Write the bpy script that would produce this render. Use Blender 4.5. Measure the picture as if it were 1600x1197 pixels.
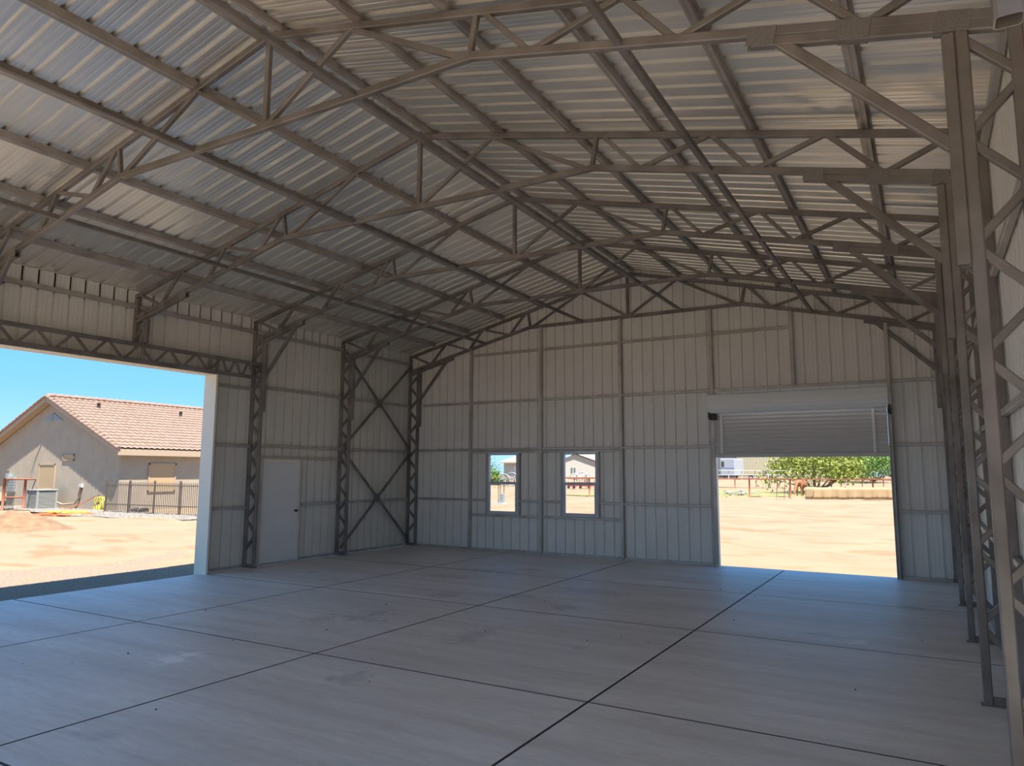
import bpy, math, random
import numpy as np
from mathutils import Vector, Matrix
for o in list(bpy.data.objects): bpy.data.objects.remove(o)
random.seed(4); RNG = np.random.default_rng(4)
scn = bpy.context.scene
COL = scn.collection

# ------------------------------------------------------------------ camera
CAM = Vector((5.346, -14.253, 1.795)); YAW, PITCH, ROLL, FPX = -0.5254, 0.1244, 0.0041, 1113.8
fw = Vector((math.sin(YAW)*math.cos(PITCH), math.cos(YAW)*math.cos(PITCH), math.sin(PITCH)))
r0 = Vector((math.cos(YAW), -math.sin(YAW), 0)); u0 = r0.cross(fw)
rr = math.cos(ROLL)*r0 + math.sin(ROLL)*u0; uu = -math.sin(ROLL)*r0 + math.cos(ROLL)*u0
cam = bpy.data.cameras.new('camera'); camo = bpy.data.objects.new('camera', cam); COL.objects.link(camo)
cam.sensor_width = 36; cam.lens = 36*FPX/1600; cam.clip_end = 2000; cam.clip_start = 0.02
camo.matrix_world = Matrix(((rr.x, uu.x, -fw.x, CAM.x), (rr.y, uu.y, -fw.y, CAM.y), (rr.z, uu.z, -fw.z, CAM.z), (0, 0, 0, 1)))
scn.camera = camo

# ------------------------------------------------------------------ sky, sun, exposure
world = bpy.data.worlds.new('world'); scn.world = world; world.use_nodes = True
nt = world.node_tree; nt.nodes.clear()
SUN = Vector((0.40, -0.21, 1.0)).normalized()
tc = nt.nodes.new('ShaderNodeTexCoord'); sx = nt.nodes.new('ShaderNodeSeparateXYZ'); nt.links.new(tc.outputs['Generated'], sx.inputs[0])
rp = nt.nodes.new('ShaderNodeValToRGB'); nt.links.new(sx.outputs['Z'], rp.inputs[0])      # clear sky, pale at the horizon, deeper overhead
e = rp.color_ramp.elements; e[0].position = 0.0; e[0].color = (0.40, 0.66, 0.95, 1); e[1].position = 0.9; e[1].color = (0.09, 0.26, 0.62, 1)
q = e.new(0.10); q.color = (0.20, 0.51, 0.93, 1); q = e.new(0.24); q.color = (0.11, 0.40, 0.90, 1); q = e.new(0.5); q.color = (0.12, 0.36, 0.76, 1)
bg = nt.nodes.new('ShaderNodeBackground'); bg.inputs[1].default_value = 0.235
wo = nt.nodes.new('ShaderNodeOutputWorld')
nt.links.new(rp.outputs[0], bg.inputs[0]); nt.links.new(bg.outputs[0], wo.inputs[0])
sl = bpy.data.lights.new('sun', 'SUN'); sl.energy = 2.25; sl.angle = math.radians(0.6); sl.color = (1.0, 0.93, 0.82)
so = bpy.data.objects.new('sun', sl); COL.objects.link(so); so.rotation_euler = SUN.to_track_quat('Z', 'Y').to_euler()
so.location = (20, -12, 40)
vs = scn.view_settings; vs.view_transform = 'Standard'; vs.look = 'None'; vs.gamma = 1; vs.use_curve_mapping = False
vs.exposure = 2.68

# ------------------------------------------------------------------ pixel helpers
def ray(px, py): return fw + rr*((px-800)/FPX) + uu*((598.5-py)/FPX)
def on_axis(ax, val, px, py):
    d = ray(px, py); return CAM + d*((val-CAM[ax])/d[ax])
def at_depth(px, py, dep): return CAM + ray(px, py)*dep

# ------------------------------------------------------------------ materials
def mat(name, col, rough=0.7, metal=0.0, var=0.0, scale=4.0, col2=None, bump=0.0, bscale=60.0, stretch=(1, 1, 1), spec=None, detail=5):
    m = bpy.data.materials.new(name); m.use_nodes = True; t = m.node_tree; b = t.nodes['Principled BSDF']
    b.inputs['Roughness'].default_value = rough; b.inputs['Metallic'].default_value = metal
    if spec is not None: b.inputs['Specular IOR Level'].default_value = spec
    if col2 is None and var == 0 and bump == 0:
        b.inputs['Base Color'].default_value = (*col, 1); return m
    geo = t.nodes.new('ShaderNodeNewGeometry'); mp = t.nodes.new('ShaderNodeMapping'); mp.inputs['Scale'].default_value = stretch
    t.links.new(geo.outputs['Position'], mp.inputs[0])
    if col2 is None: col2 = tuple(c*(1-var) for c in col)
    n = t.nodes.new('ShaderNodeTexNoise'); n.inputs['Scale'].default_value = scale; n.inputs['Detail'].default_value = detail
    t.links.new(mp.outputs[0], n.inputs['Vector'])
    r = t.nodes.new('ShaderNodeValToRGB'); r.color_ramp.elements[0].position = 0.35; r.color_ramp.elements[1].position = 0.68
    r.color_ramp.elements[0].color = (*col2, 1); r.color_ramp.elements[1].color = (*col, 1)
    t.links.new(n.outputs['Fac'], r.inputs[0]); t.links.new(r.outputs[0], b.inputs['Base Color'])
    if bump:
        n2 = t.nodes.new('ShaderNodeTexNoise'); n2.inputs['Scale'].default_value = bscale; n2.inputs['Detail'].default_value = 4
        t.links.new(mp.outputs[0], n2.inputs['Vector'])
        bp = t.nodes.new('ShaderNodeBump'); bp.inputs['Strength'].default_value = bump; bp.inputs['Distance'].default_value = 0.02
        t.links.new(n2.outputs['Fac'], bp.inputs['Height']); t.links.new(bp.outputs[0], b.inputs['Normal'])
    return m
M = {}
M['steel'] = mat('galvanised steel', (0.31, 0.275, 0.25), 0.5, 0.35, col2=(0.19, 0.165, 0.145), scale=2.6, detail=7)
M['plate'] = mat('sprayed weld plate', (0.27, 0.25, 0.23), 0.7, 0.1, col2=(0.19, 0.17, 0.155), scale=110)
M['purlin'] = mat('purlin steel', (0.56, 0.505, 0.45), 0.42, 0.45, col2=(0.40, 0.35, 0.31), scale=3)
M['panel'] = mat('wall sheet', (0.86, 0.825, 0.745), 0.42, 0.0, var=0.06, scale=1.3)
M['roof'] = mat('roof sheet', (0.97, 0.94, 0.875), 0.35, 0.78, var=0.10, scale=0.9)
M['trim'] = mat('cream trim', (0.86, 0.79, 0.64), 0.5)
M['doorw'] = mat('door paint', (0.90, 0.885, 0.86), 0.45, var=0.04, scale=2)
M['rollup'] = mat('rollup curtain', (0.66, 0.64, 0.60), 0.5)
M['hood'] = mat('rollup hood', (0.88, 0.87, 0.83), 0.4)
M['dark'] = mat('dark metal', (0.05, 0.045, 0.04), 0.6)
M['vinyl'] = mat('window vinyl', (0.62, 0.64, 0.67), 0.45)
M['girt'] = mat('girt steel', (0.60, 0.555, 0.50), 0.45, 0.3, col2=(0.44, 0.40, 0.36), scale=3)
M['knob'] = mat('knob', (0.12, 0.12, 0.12), 0.3, 0.9)

def concrete():
    m = bpy.data.materials.new('concrete slab'); m.use_nodes = True; t = m.node_tree; b = t.nodes['Principled BSDF']
    geo = t.nodes.new('ShaderNodeNewGeometry')
    def noise(scale, stretch, detail=4):
        mp = t.nodes.new('ShaderNodeMapping'); mp.inputs['Scale'].default_value = stretch; t.links.new(geo.outputs['Position'], mp.inputs[0])
        n = t.nodes.new('ShaderNodeTexNoise'); n.inputs['Scale'].default_value = scale; n.inputs['Detail'].default_value = detail
        t.links.new(mp.outputs[0], n.inputs['Vector']); return n.outputs['Fac']
    def ramp(f, a, bb, p0, p1):
        r = t.nodes.new('ShaderNodeValToRGB'); e = r.color_ramp.elements
        e[0].position = p0; e[1].position = p1; e[0].color = (*a, 1); e[1].color = (*bb, 1); t.links.new(f, r.inputs[0]); return r.outputs[0]
    def mix(a, bb, f, mode='MULTIPLY'):
        x = t.nodes.new('ShaderNodeMix'); x.data_type = 'RGBA'; x.blend_type = mode
        if isinstance(f, float): x.inputs[0].default_value = f
        else: t.links.new(f, x.inputs[0])
        t.links.new(a, x.inputs[6]); t.links.new(bb, x.inputs[7]); return x.outputs[2]
    base = ramp(noise(0.9, (0.35, 1.6, 1), 6), (0.73, 0.685, 0.64), (0.86, 0.815, 0.765), 0.33, 0.68)
    streak = ramp(noise(2.4, (0.18, 2.2, 1), 5), (0.91, 0.885, 0.86), (1, 1, 1), 0.36, 0.55)
    fine = ramp(noise(9, (0.5, 3, 1), 6), (0.90, 0.90, 0.90), (1.04, 1.04, 1.04), 0.3, 0.7)
    c = mix(mix(base, streak, 1.0), fine, 1.0)
    smudge = ramp(noise(0.75, (1, 1.6, 1), 8), (1, 1, 1), (0.72, 0.71, 0.71), 0.66, 0.74)
    c = mix(c, smudge, 1.0)
    scuffs = [(555, 965, .62, .10, 1), (500, 968, .3, .09, 1), (590, 958, .3, .08, 1), (740, 992, .30, .22, 1), (690, 930, .35, .12, 1), (880, 950, .3, .12, 1), (690, 900, .9, .12, 1), (760, 892, 1.1, .12, 1),
              (545, 1060, .28, .12, 1), (930, 925, 1.0, .12, 1), (830, 890, .6, .10, 1), (800, 930, .5, .1, 1), (265, 1030, .30, .09, 0), (300, 1023, .26, .08, 0), (1340, 1003, .2, .08, 0)]
    for px, py, rx, ry, dark in scuffs:
        p = on_axis(2, 0, px, py)
        mp = t.nodes.new('ShaderNodeMapping'); mp.inputs['Location'].default_value = (-p.x/rx, -p.y/(ry*3), 0); mp.inputs['Scale'].default_value = (1/rx, 1/(ry*3), 0); t.links.new(geo.outputs['Position'], mp.inputs[0])
        vl = t.nodes.new('ShaderNodeVectorMath'); vl.operation = 'LENGTH'; t.links.new(mp.outputs[0], vl.inputs[0])
        ad = t.nodes.new('ShaderNodeMath'); ad.operation = 'MULTIPLY_ADD'; ad.inputs[1].default_value = 2.6; t.links.new(noise(9, (1, 1, 1), 6), ad.inputs[0]); ad.inputs[2].default_value = -1.3
        sm = t.nodes.new('ShaderNodeMath'); t.links.new(vl.outputs['Value'], sm.inputs[0]); t.links.new(ad.outputs[0], sm.inputs[1])
        mk = ramp(sm.outputs[0], (0.80, 0.79, 0.80) if dark else (1.22, 1.24, 1.26), (1, 1, 1), 0.25, 0.75)
        c = mix(c, mk, 1.0)
    t.links.new(c, b.inputs['Base Color'])
    b.inputs['Roughness'].default_value = 0.5; b.inputs['Specular IOR Level'].default_value = 0.5
    bp = t.nodes.new('ShaderNodeBump'); bp.inputs['Strength'].default_value = 0.15; bp.inputs['Distance'].default_value = 0.01
    t.links.new(noise(25, (0.6, 3, 1), 6), bp.inputs['Height']); t.links.new(bp.outputs[0], b.inputs['Normal'])
    return m
M['concrete'] = concrete()
M['joint'] = mat('joint dirt', (0.10, 0.085, 0.07), 0.95)
M['dirt'] = mat('sandy dirt', (0.28, 0.205, 0.128), 0.95, col2=(0.245, 0.175, 0.104), scale=0.35, bump=0.6, bscale=6, stretch=(1, 1, 1), detail=9)
def dirtmat():
    m = M['dirt']; t = m.node_tree; b = t.nodes['Principled BSDF']; old = b.inputs['Base Color'].links[0].from_socket
    geo = t.nodes.new('ShaderNodeNewGeometry'); mp = t.nodes.new('ShaderNodeMapping'); mp.inputs['Scale'].default_value = (0.5, 0.9, 1); mp.inputs['Rotation'].default_value = (0, 0, 0.35)
    t.links.new(geo.outputs['Position'], mp.inputs[0]); n = t.nodes.new('ShaderNodeTexNoise'); n.inputs['Scale'].default_value = 0.9; n.inputs['Detail'].default_value = 9; n.inputs['Distortion'].default_value = 1.2
    t.links.new(mp.outputs[0], n.inputs['Vector']); r = t.nodes.new('ShaderNodeValToRGB'); r.color_ramp.elements[0].position = 0.33; r.color_ramp.elements[1].position = 0.47
    r.color_ramp.elements[0].color = (0.86, 0.74, 0.62, 1); r.color_ramp.elements[1].color = (1, 1, 1, 1); t.links.new(n.outputs['Fac'], r.inputs[0])
    x = t.nodes.new('ShaderNodeMix'); x.data_type = 'RGBA'; x.blend_type = 'MULTIPLY'; x.inputs[0].default_value = 1
    t.links.new(old, x.inputs[6]); t.links.new(r.outputs[0], x.inputs[7]); t.links.new(x.outputs[2], b.inputs['Base Color'])
dirtmat()
M['mound'] = mat('red dirt', (0.27, 0.165, 0.09), 0.95, col2=(0.18, 0.105, 0.058), scale=3, bump=0.7, bscale=9)
M['gravel'] = mat('gravel bed', (0.28, 0.215, 0.155), 0.95, col2=(0.19, 0.145, 0.10), scale=22, bump=0.8, bscale=40)
M['stone'] = mat('gravel stone', (0.30, 0.235, 0.18), 0.9, col2=(0.20, 0.15, 0.11), scale=14)
M['stone2'] = mat('pale gravel stone', (0.27, 0.25, 0.22), 0.9, col2=(0.15, 0.135, 0.12), scale=9)
M['stucco'] = mat('stucco', (0.37, 0.312, 0.24), 0.95, var=0.10, scale=2, bump=0.4, bscale=18)
M['fascia'] = mat('fascia', (0.38, 0.29, 0.21), 0.8)
M['tile'] = mat('roof tile', (0.29, 0.195, 0.15), 0.85, col2=(0.225, 0.15, 0.115), scale=3)
M['screen'] = mat('tan sun screen', (0.40, 0.29, 0.165), 0.8)
M['acunit'] = mat('ac grey', (0.33, 0.335, 0.32), 0.5, 0.2)
M['acdark'] = mat('ac dark', (0.20, 0.21, 0.21), 0.6)
M['redpipe'] = mat('rust red pipe', (0.26, 0.085, 0.045), 0.7)
M['iron'] = mat('black iron', (0.10, 0.075, 0.06), 0.6)
M['orange'] = mat('orange hose', (0.72, 0.16, 0.06), 0.5)
M['yellow'] = mat('yellow hose', (0.78, 0.68, 0.08), 0.5)
M['blueb'] = mat('blue plastic', (0.10, 0.16, 0.42), 0.5)
M['cream'] = mat('cream plastic', (0.78, 0.72, 0.40), 0.6)
M['greybox'] = mat('grey box', (0.27, 0.31, 0.33), 0.5)
M['white'] = mat('white paint', (0.50, 0.50, 0.49), 0.6)
M['hwhite'] = mat('white stucco', (0.42, 0.395, 0.35), 0.9)
M['hgrey'] = mat('grey roof', (0.26, 0.25, 0.245), 0.9)
M['hroof'] = mat('peach roof', (0.38, 0.28, 0.22), 0.9)
M['beige'] = mat('beige siding', (0.38, 0.35, 0.25), 0.7)
M['winglass'] = mat('house glass', (0.10, 0.14, 0.13), 0.15)
M['leafy'] = mat('yellow green leaf', (0.27, 0.31, 0.05), 0.7, var=0.4, scale=1.2)
M['leafg'] = mat('green leaf', (0.13, 0.26, 0.04), 0.7, var=0.5, scale=1.2)
M['bark'] = mat('bark', (0.20, 0.14, 0.09), 0.9)
M['grass'] = mat('dry grass', (0.17, 0.20, 0.055), 0.95, col2=(0.24, 0.20, 0.085), scale=1.5)
M['tarp'] = mat('tan tarp', (0.40, 0.28, 0.15), 0.8, var=0.15, scale=1.0)
M['bank'] = mat('orange bank', (0.34, 0.20, 0.115), 0.95, var=0.2, scale=0.6)
M['horse'] = mat('horse coat', (0.30, 0.12, 0.05), 0.7)
M['tyre'] = mat('tyre', (0.04, 0.04, 0.04), 0.8)
M['rv'] = mat('rv white', (0.36, 0.39, 0.43), 0.4)
M['redthing'] = mat('red paint', (0.60, 0.07, 0.06), 0.5)
def glassmat():
    m = bpy.data.materials.new('window glass'); m.use_nodes = True; t = m.node_tree; b = t.nodes['Principled BSDF']
    b.inputs['Transmission Weight'].default_value = 1; b.inputs['Roughness'].default_value = 0.0; b.inputs['IOR'].default_value = 1.02
    b.inputs['Base Color'].default_value = (0.97, 0.98, 0.98, 1); return m
M['glass'] = glassmat()

# ------------------------------------------------------------------ object helpers
def link(o, parent=None):
    COL.objects.link(o)
    if parent is not None: o.parent = parent
    return o
def tag(o, label=None, cat=None, group=None, kind=None):
    if label: o['label'] = label
    if cat: o['category'] = cat
    if group: o['group'] = group
    if kind: o['kind'] = kind
    return o
def empty(name, loc=(0, 0, 0), parent=None):
    o = bpy.data.objects.new(name, None); o.empty_display_size = 0.2; o.location = loc; return link(o, parent)
def mesh(name, verts, faces, m, parent=None, smooth=False, loc=None):
    me = bpy.data.meshes.new(name); me.from_pydata([tuple(v) for v in verts], [], faces); me.materials.append(M[m] if isinstance(m, str) else m)
    if smooth: me.polygons.foreach_set('use_smooth', [True]*len(me.polygons))
    me.update(); o = bpy.data.objects.new(name, me)
    if loc is not None: o.location = loc
    return link(o, parent)
CACHE = {}
def beam_geo(p0, p1, w, h, side=None, open_end=False, ch=0.12):
    """square tube with clipped corners; w = size along 'side', h = the other size"""
    p0 = Vector(p0); p1 = Vector(p1); ax = (p1-p0).normalized()
    s = Vector(side) if side is not None else (Vector((0, 1, 0)) if abs(ax.y) < 0.9 else Vector((1, 0, 0)))
    s = (s - ax*s.dot(ax)).normalized(); t = ax.cross(s)
    c = min(w, h)*ch
    prof = [(w/2, h/2-c), (w/2-c, h/2), (-w/2+c, h/2), (-w/2, h/2-c), (-w/2, -h/2+c), (-w/2+c, -h/2), (w/2-c, -h/2), (w/2, -h/2+c)]
    V = []; F = []
    def ring(p, k): V.extend([p + s*a*k + t*b*k for a, b in prof]); return len(V)-8
    a = ring(p0, 1); b = ring(p1, 1)
    def skin(x, y):
        for i in range(8): F.append((x+i, x+(i+1) % 8, y+(i+1) % 8, y+i))
    skin(a, b)
    if open_end:
        for e, p, d in ((a, p0, ax), (b, p1, -ax)):
            i1 = ring(p, 0.88); i2 = ring(p+d*0.58, 0.88)
            if e == a: skin(i1, e); skin(i2, i1); F.append(tuple(range(i2, i2+8))[::-1])
            else: skin(e, i1); skin(i1, i2); F.append(tuple(range(i2, i2+8)))
    else:
        F.append(tuple(range(a, a+8))[::-1]); F.append(tuple(range(b, b+8)))
    return V, F
def beam(name, p0, p1, w, h, m, parent=None, side=None, open_end=False):
    key = (name, tuple(round(x, 4) for x in (*p0, *p1, w, h)), m, tuple(side) if side else None, open_end)
    if key not in CACHE:
        V, F = beam_geo(p0, p1, w, h, side, open_end)
        me = bpy.data.meshes.new(name); me.from_pydata([tuple(v) for v in V], [], F); me.materials.append(M[m]); me.update(); CACHE[key] = me
    return link(bpy.data.objects.new(name, CACHE[key]), parent)
def box_geo(x0, x1, y0, y1, z0, z1):
    V = [(x, y, z) for z in (z0, z1) for y in (y0, y1) for x in (x0, x1)]
    F = [(0, 2, 3, 1), (4, 5, 7, 6), (0, 1, 5, 4), (2, 6, 7, 3), (0, 4, 6, 2), (1, 3, 7, 5)]
    return V, F
def box(name, x0, x1, y0, y1, z0, z1, m, parent=None, bev=0.0):
    V, F = box_geo(min(x0, x1), max(x0, x1), min(y0, y1), max(y0, y1), min(z0, z1), max(z0, z1))
    o = mesh(name, V, F, m, parent)
    if bev:
        b = o.modifiers.new('b', 'BEVEL'); b.width = bev; b.segments = 2
    return o
def join_geo(parts):
    V = []; F = []
    for v, f in parts:
        k = len(V); V.extend([tuple(q) for q in v]); F.extend([tuple(i+k for i in g) for g in f])
    return V, F
def tube_geo(pts, r, n=6, closed=False):
    pts = [Vector(p) for p in pts]; V = []; F = []; N = len(pts)
    rs = r if isinstance(r, (list, tuple)) else [r]*N
    for i, p in enumerate(pts):
        a = pts[(i-1) % N] if (closed or i > 0) else p; b = pts[(i+1) % N] if (closed or i < N-1) else p
        d = (b-a).normalized(); s = d.cross(Vector((0, 0, 1)))
        if s.length < 1e-3: s = d.cross(Vector((0, 1, 0)))
        s.normalize(); t = s.cross(d)
        for k in range(n):
            an = 2*math.pi*k/n; V.append(p + (s*math.cos(an)+t*math.sin(an))*rs[i])
    for i in range(N if closed else N-1):
        j = (i+1) % N
        for k in range(n): F.append((i*n+k, i*n+(k+1) % n, j*n+(k+1) % n, j*n+k))
    if not closed: F.append(tuple(range(n))); F.append(tuple(range((N-1)*n, N*n))[::-1])
    return V, F
def tube(name, pts, r, m, parent=None, n=6, closed=False, smooth=True):
    V, F = tube_geo(pts, r, n, closed); return mesh(name, V, F, m, parent, smooth)

# ------------------------------------------------------------------ building constants
S = 2.44; XC = -0.05
FRAMES = [-6*S, -5*S, -4*S, -3*S, -2*S, -S, 0.0]           # front ... back gable
YF, YB = -6*S-0.06, 0.042                                   # sheeting planes front / back
XW = 5.942                                                  # side sheeting planes +-XW
GZ = -0.15
def zt(x): return 6.07-0.237*abs(x)                         # truss top chord centre
def zb(x): return 5.125-0.235*max(0, abs(x)-2.40)           # truss bottom chord centre
def zr(x): return zt(x-XC)+0.105                            # roof sheet

# ------------------------------------------------------------------ floor: saw-cut slab panels
floor = tag(empty('floor', (0, -7.3, 0)), kind='structure')
box('slab_base', -5.82, 6.0, -7.42, 7.42, -0.30, -0.03, 'joint', floor)
xs = [-5.83, -2.96, -0.03, 2.92, 6.02]; ys = [-14.85, -11.80, -8.86, -5.86, -2.98, 0.14]
for i in range(4):
    for j in range(5):
        g = 0.0065
        x0 = xs[i]+(g if i else 0); x1 = xs[i+1]-(g if i < 3 else 0); y0 = ys[j]+(g if j else 0)+7.3; y1 = ys[j+1]-(g if j < 4 else 0)+7.3
        b = 0.005; zc = 0.0
        V = [(x0, y0, -0.04), (x1, y0, -0.04), (x1, y1, -0.04), (x0, y1, -0.04), (x0, y0, -b), (x1, y0, -b), (x1, y1, -b), (x0, y1, -b),
             (x0+b, y0+b, zc), (x1-b, y0+b, zc), (x1-b, y1-b, zc), (x0+b, y1-b, zc)]
        F = []
        for k in range(4):
            n = (k+1) % 4; F += [(k, n, n+4, k+4), (k+4, n+4, n+8, k+8)]
        F.append((8, 9, 10, 11)); o = mesh('slab_panel', V, F, 'concrete', floor)
        o.data.materials.append(M['joint'])
        for p in o.data.polygons[:-1]: p.material_index = 1
box('slab_edge', -5.835, -5.82, -7.55, 7.44, -0.30, -0.045, 'concrete', floor)

# ------------------------------------------------------------------ ribbed sheets
P9 = 0.2286
RIB = {'wall': ((-0.021, 0), (-0.015, 0.030), (0.015, 0.030), (0.021, 0)), 'roof': ((-0.031, 0), (-0.022, 0.036), (0.022, 0.036), (0.031, 0))}
def profile(a, b, cuts=(), kind='wall'):
    pts = {}
    def put(u, d):
        if a-1e-6 <= u <= b+1e-6: pts[round(u, 4)] = d
    for k in range(int(math.floor(a/P9))-1, int(math.ceil(b/P9))+2):
        c = k*P9
        for du, d in RIB[kind]: put(c+du, d)
        for q in (P9/3+0.006, 2*P9/3-0.006):
            for du, d in ((-0.013, 0), (-0.005, 0.0022), (0.005, 0.0022), (0.013, 0)): put(c+q+du, d)
    keys = sorted(pts)
    def interp(u):
        for p, q in zip(keys, keys[1:]):
            if p <= u <= q: return pts[p]+(pts[q]-pts[p])*(u-p)/(q-p)
        return 0.0
    for u in (a, b, *cuts):
        if a <= u <= b and round(u, 4) not in pts: pts[round(u, 4)] = interp(u)
    return sorted(pts.items())
def sheets(parent, name, u_lo, u_hi, top, openings, fn, m, u_org=0.0, bottom=0.0):
    """openings: (u0,u1,z0,z1); fn(u,d,z)->point in parent space; one object per 3 ft sheet"""
    cuts = [u for o in openings for u in o[:2]]
    k = math.floor((u_lo-0.046-u_org)/(4*P9))
    while True:
        a = max(u_lo, u_org+0.046+k*4*P9); b = min(u_hi, u_org+0.046+(k+1)*4*P9); k += 1
        if a >= u_hi-1e-4: break
        if b-a < 1e-3: continue
        V = []; F = []; pr = profile(a-u_org, b-u_org, [c-u_org for c in cuts], 'roof' if name == 'roof_panel' else 'wall')
        for (ua, da), (ub, db) in zip(pr, pr[1:]):
            ua += u_org; ub += u_org; mid = (ua+ub)/2
            iv = [(bottom, None)]
            for (o0, o1, z0, z1) in openings:
                if o0 < mid < o1:
                    n = []
                    for lo, hi in iv:
                        if z0 > lo+1e-4: n.append((lo, z0))
                        n.append((z1, hi))
                    iv = n
            for lo, hi in iv:
                ha = top(ua) if hi is None else hi; hb = top(ub) if hi is None else hi
                if ha-lo < 1e-3 and hb-lo < 1e-3: continue
                i = len(V); V += [fn(ua, da, lo), fn(ub, db, lo), fn(ub, db, hb), fn(ua, da, ha)]; F.append((i, i+1, i+2, i+3))
        if F: mesh(name, V, F, m, parent)

# back wall
wb = tag(empty('wall_back', (0, 0, 0)), kind='structure')
W1 = (-3.57, -2.75, 0.83, 2.25); W2 = (-1.63, -0.79, 0.84, 2.25); RD = (1.75, 4.79, -1, 3.30)
sheets(wb, 'wall_panel', -XW, XW, lambda u: zr(u)-0.004, [W1, W2, RD], lambda u, d, z: (u, YB+d, z), 'panel', u_org=0.03)
gt = 0.056
def bpost(x, z0, z1, w=0.07): return beam('wall_post', (x, -0.002, z0), (x, -0.002, z1), w, 0.07, 'girt', wb, side=(1, 0, 0))
for x in (-4.055, -2.155, -0.235): bpost(x, 0.006, zb(x-XC)-0.035); box('base_clip', x-0.16, x+0.02, -0.075, -0.037, 0.001, 0.035, 'girt', wb)
bpost(1.705, 0.0, zb(1.75)-0.035); bpost(4.835, 0.0, zb(4.88)-0.06); bpost(3.24, 3.43+gt/2, zb(3.29)-0.035)
def bgirt(x0, x1, z, h=gt): return beam('girt', (x0, 0.008, z), (x1, 0.008, z), 0.05, h, 'girt', wb, side=(0, 1, 0))
posts = [-5.62, -4.055, -2.155, -0.235, 1.705]
for a, b in zip(posts, posts[1:]):
    a += 0.036; b -= 0.036
    bgirt(a, b, 3.43)
    if a > -4.5: bgirt(a, b, 4.58)
    bgirt(a, b, 2.315)
    if a < -4.5 or a > -0.5: bgirt(a, b, 1.145)
for (a, b, w) in ((-4.019, -2.191, W1), (-2.119, -0.271, W2)):
    bgirt(a, b, w[3]+0.008, 0.05); bgirt(a, b, w[2]-0.03, 0.055)
    bgirt(a, w[0]-0.046, 1.145, 0.05); bgirt(w[1]+0.046, b, 1.145, 0.05)
    for x in (w[0]-0.022, w[1]+0.022): beam('window_stud', (x, 0.006, w[2]), (x, 0.006, w[3]-0.02), 0.045, 0.05, 'girt', wb, side=(1, 0, 0))
bgirt(1.741, 4.799, 3.43); bgirt(1.741, 3.204, 4.58)
for z in (3.43, 2.30, 1.145): bgirt(4.871, 5.60, z)
for a, b in ((-5.6, -4.1), (-4.01, -2.2), (-2.11, -0.28), (-0.19, 1.66), (4.88, 5.6)): box('base_channel', a, b, -0.035, 0.03, 0.001, 0.05, 'girt', wb)
for xx in (1.745, 4.795): box('door_jamb_trim', xx-0.006, xx+0.006, -0.04, 0.09, -0.04, 3.3, 'trim', wb)

# windows
for i, w in enumerate((W1, W2)):
    wd = tag(empty('window_%d' % (i+1), ((w[0]+w[1])/2, 0.02, w[2])), kind='structure')
    hw = (w[1]-w[0])/2-0.004; hh = w[3]-w[2]
    for s in (-1, 1): box('window_frame', s*hw, s*(hw-0.045), -0.03, 0.05, 0.0, hh-0.02, 'vinyl', wd, 0.004)
    for z0, z1 in ((0.0, 0.05), (hh-0.065, hh-0.02)): box('window_frame', -hw+0.045, hw-0.045, -0.03, 0.05, z0, z1, 'vinyl', wd, 0.004)
    zm = 1.545-w[2]
    box('meeting_rail', -hw+0.045, hw-0.045, -0.028, 0.02, zm-0.03, zm+0.03, 'vinyl', wd, 0.003)
    for s in (-1, 1): box('lower_sash', s*(hw-0.046), s*(hw-0.07), -0.026, 0.01, 0.051, zm-0.031, 'vinyl', wd)
    box('lower_sash', -hw+0.071, hw-0.071, -0.026, 0.01, 0.051, 0.075, 'vinyl', wd)
    box('pane', -hw+0.07, hw-0.07, -0.008, -0.004, 0.07, zm-0.03, 'glass', wd)
    box('pane', -hw+0.045, hw-0.045, 0.022, 0.026, zm+0.0, hh-0.06, 'glass', wd)

# roll-up door
rd = tag(empty('door_2', (3.27, -0.08, 0)), kind='structure')
x0, x1 = -1.60, 1.55
prof = [(0.02, 3.325), (-0.20, 3.325), (-0.28, 3.30), (-0.305, 3.20), (-0.31, 3.13), (-0.29, 3.03), (-0.24, 2.95), (-0.20, 2.945)]
V = [(x, y, z) for x in (x0, x1) for y, z in prof]; n = len(prof)
F = [(i, i+1, n+i+1, n+i) for i in range(n-1)] + [tuple(range(n))[::-1], tuple(range(n, 2*n))]
hood = mesh('hood', V, F, 'hood', rd)
for yy, zz in ((-0.294, 3.26), (-0.312, 3.165), (-0.306, 3.085)): beam('hood_rib', (x0+0.002, yy, zz), (x1-0.002, yy, zz), 0.012, 0.014, 'hood', hood, side=(0, 1, 0))
z = 2.165
while z < 3.02:
    V = []; F = []; ss = 7; p = 0.0715
    for k in range(ss+1):
        tt = k/ss; yy = 0.012*math.cos(2*math.pi*tt)-0.004
        V += [(-1.51, yy, z+p*tt), (1.51, yy, z+p*tt)]
    for k in range(ss): F.append((2*k, 2*k+1, 2*k+3, 2*k+2))
    mesh('curtain_slat', V, F, 'rollup', rd, True); z += p
bb = box('bottom_bar', -1.51, 1.51, -0.035, 0.02, 2.095, 2.165, 'rollup', rd, 0.006)
box('maker_plate', 1.40, 1.47, -0.038, -0.0352, 2.115, 2.128, 'white', bb)
for x in (-1.38, 1.29): box('strap', x-0.022, x+0.022, -0.026, -0.020, 2.17, 2.95, 'hood', rd)
for s, x in ((1, -1.555), (-1, 1.555)):
    for y in (-0.030, 0.030): box('guide_track', x-0.028, x+0.040*s, y-0.004, y+0.004, 0.003, 2.95, 'girt', rd)
    box('guide_track', x-s*0.030, x-s*0.024, -0.034, 0.034, 0.003, 2.95, 'dark', rd)
    box('bracket', x-0.02, x+0.02, -0.25, 0.015, 2.84, 3.0, 'dark', rd)
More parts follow.
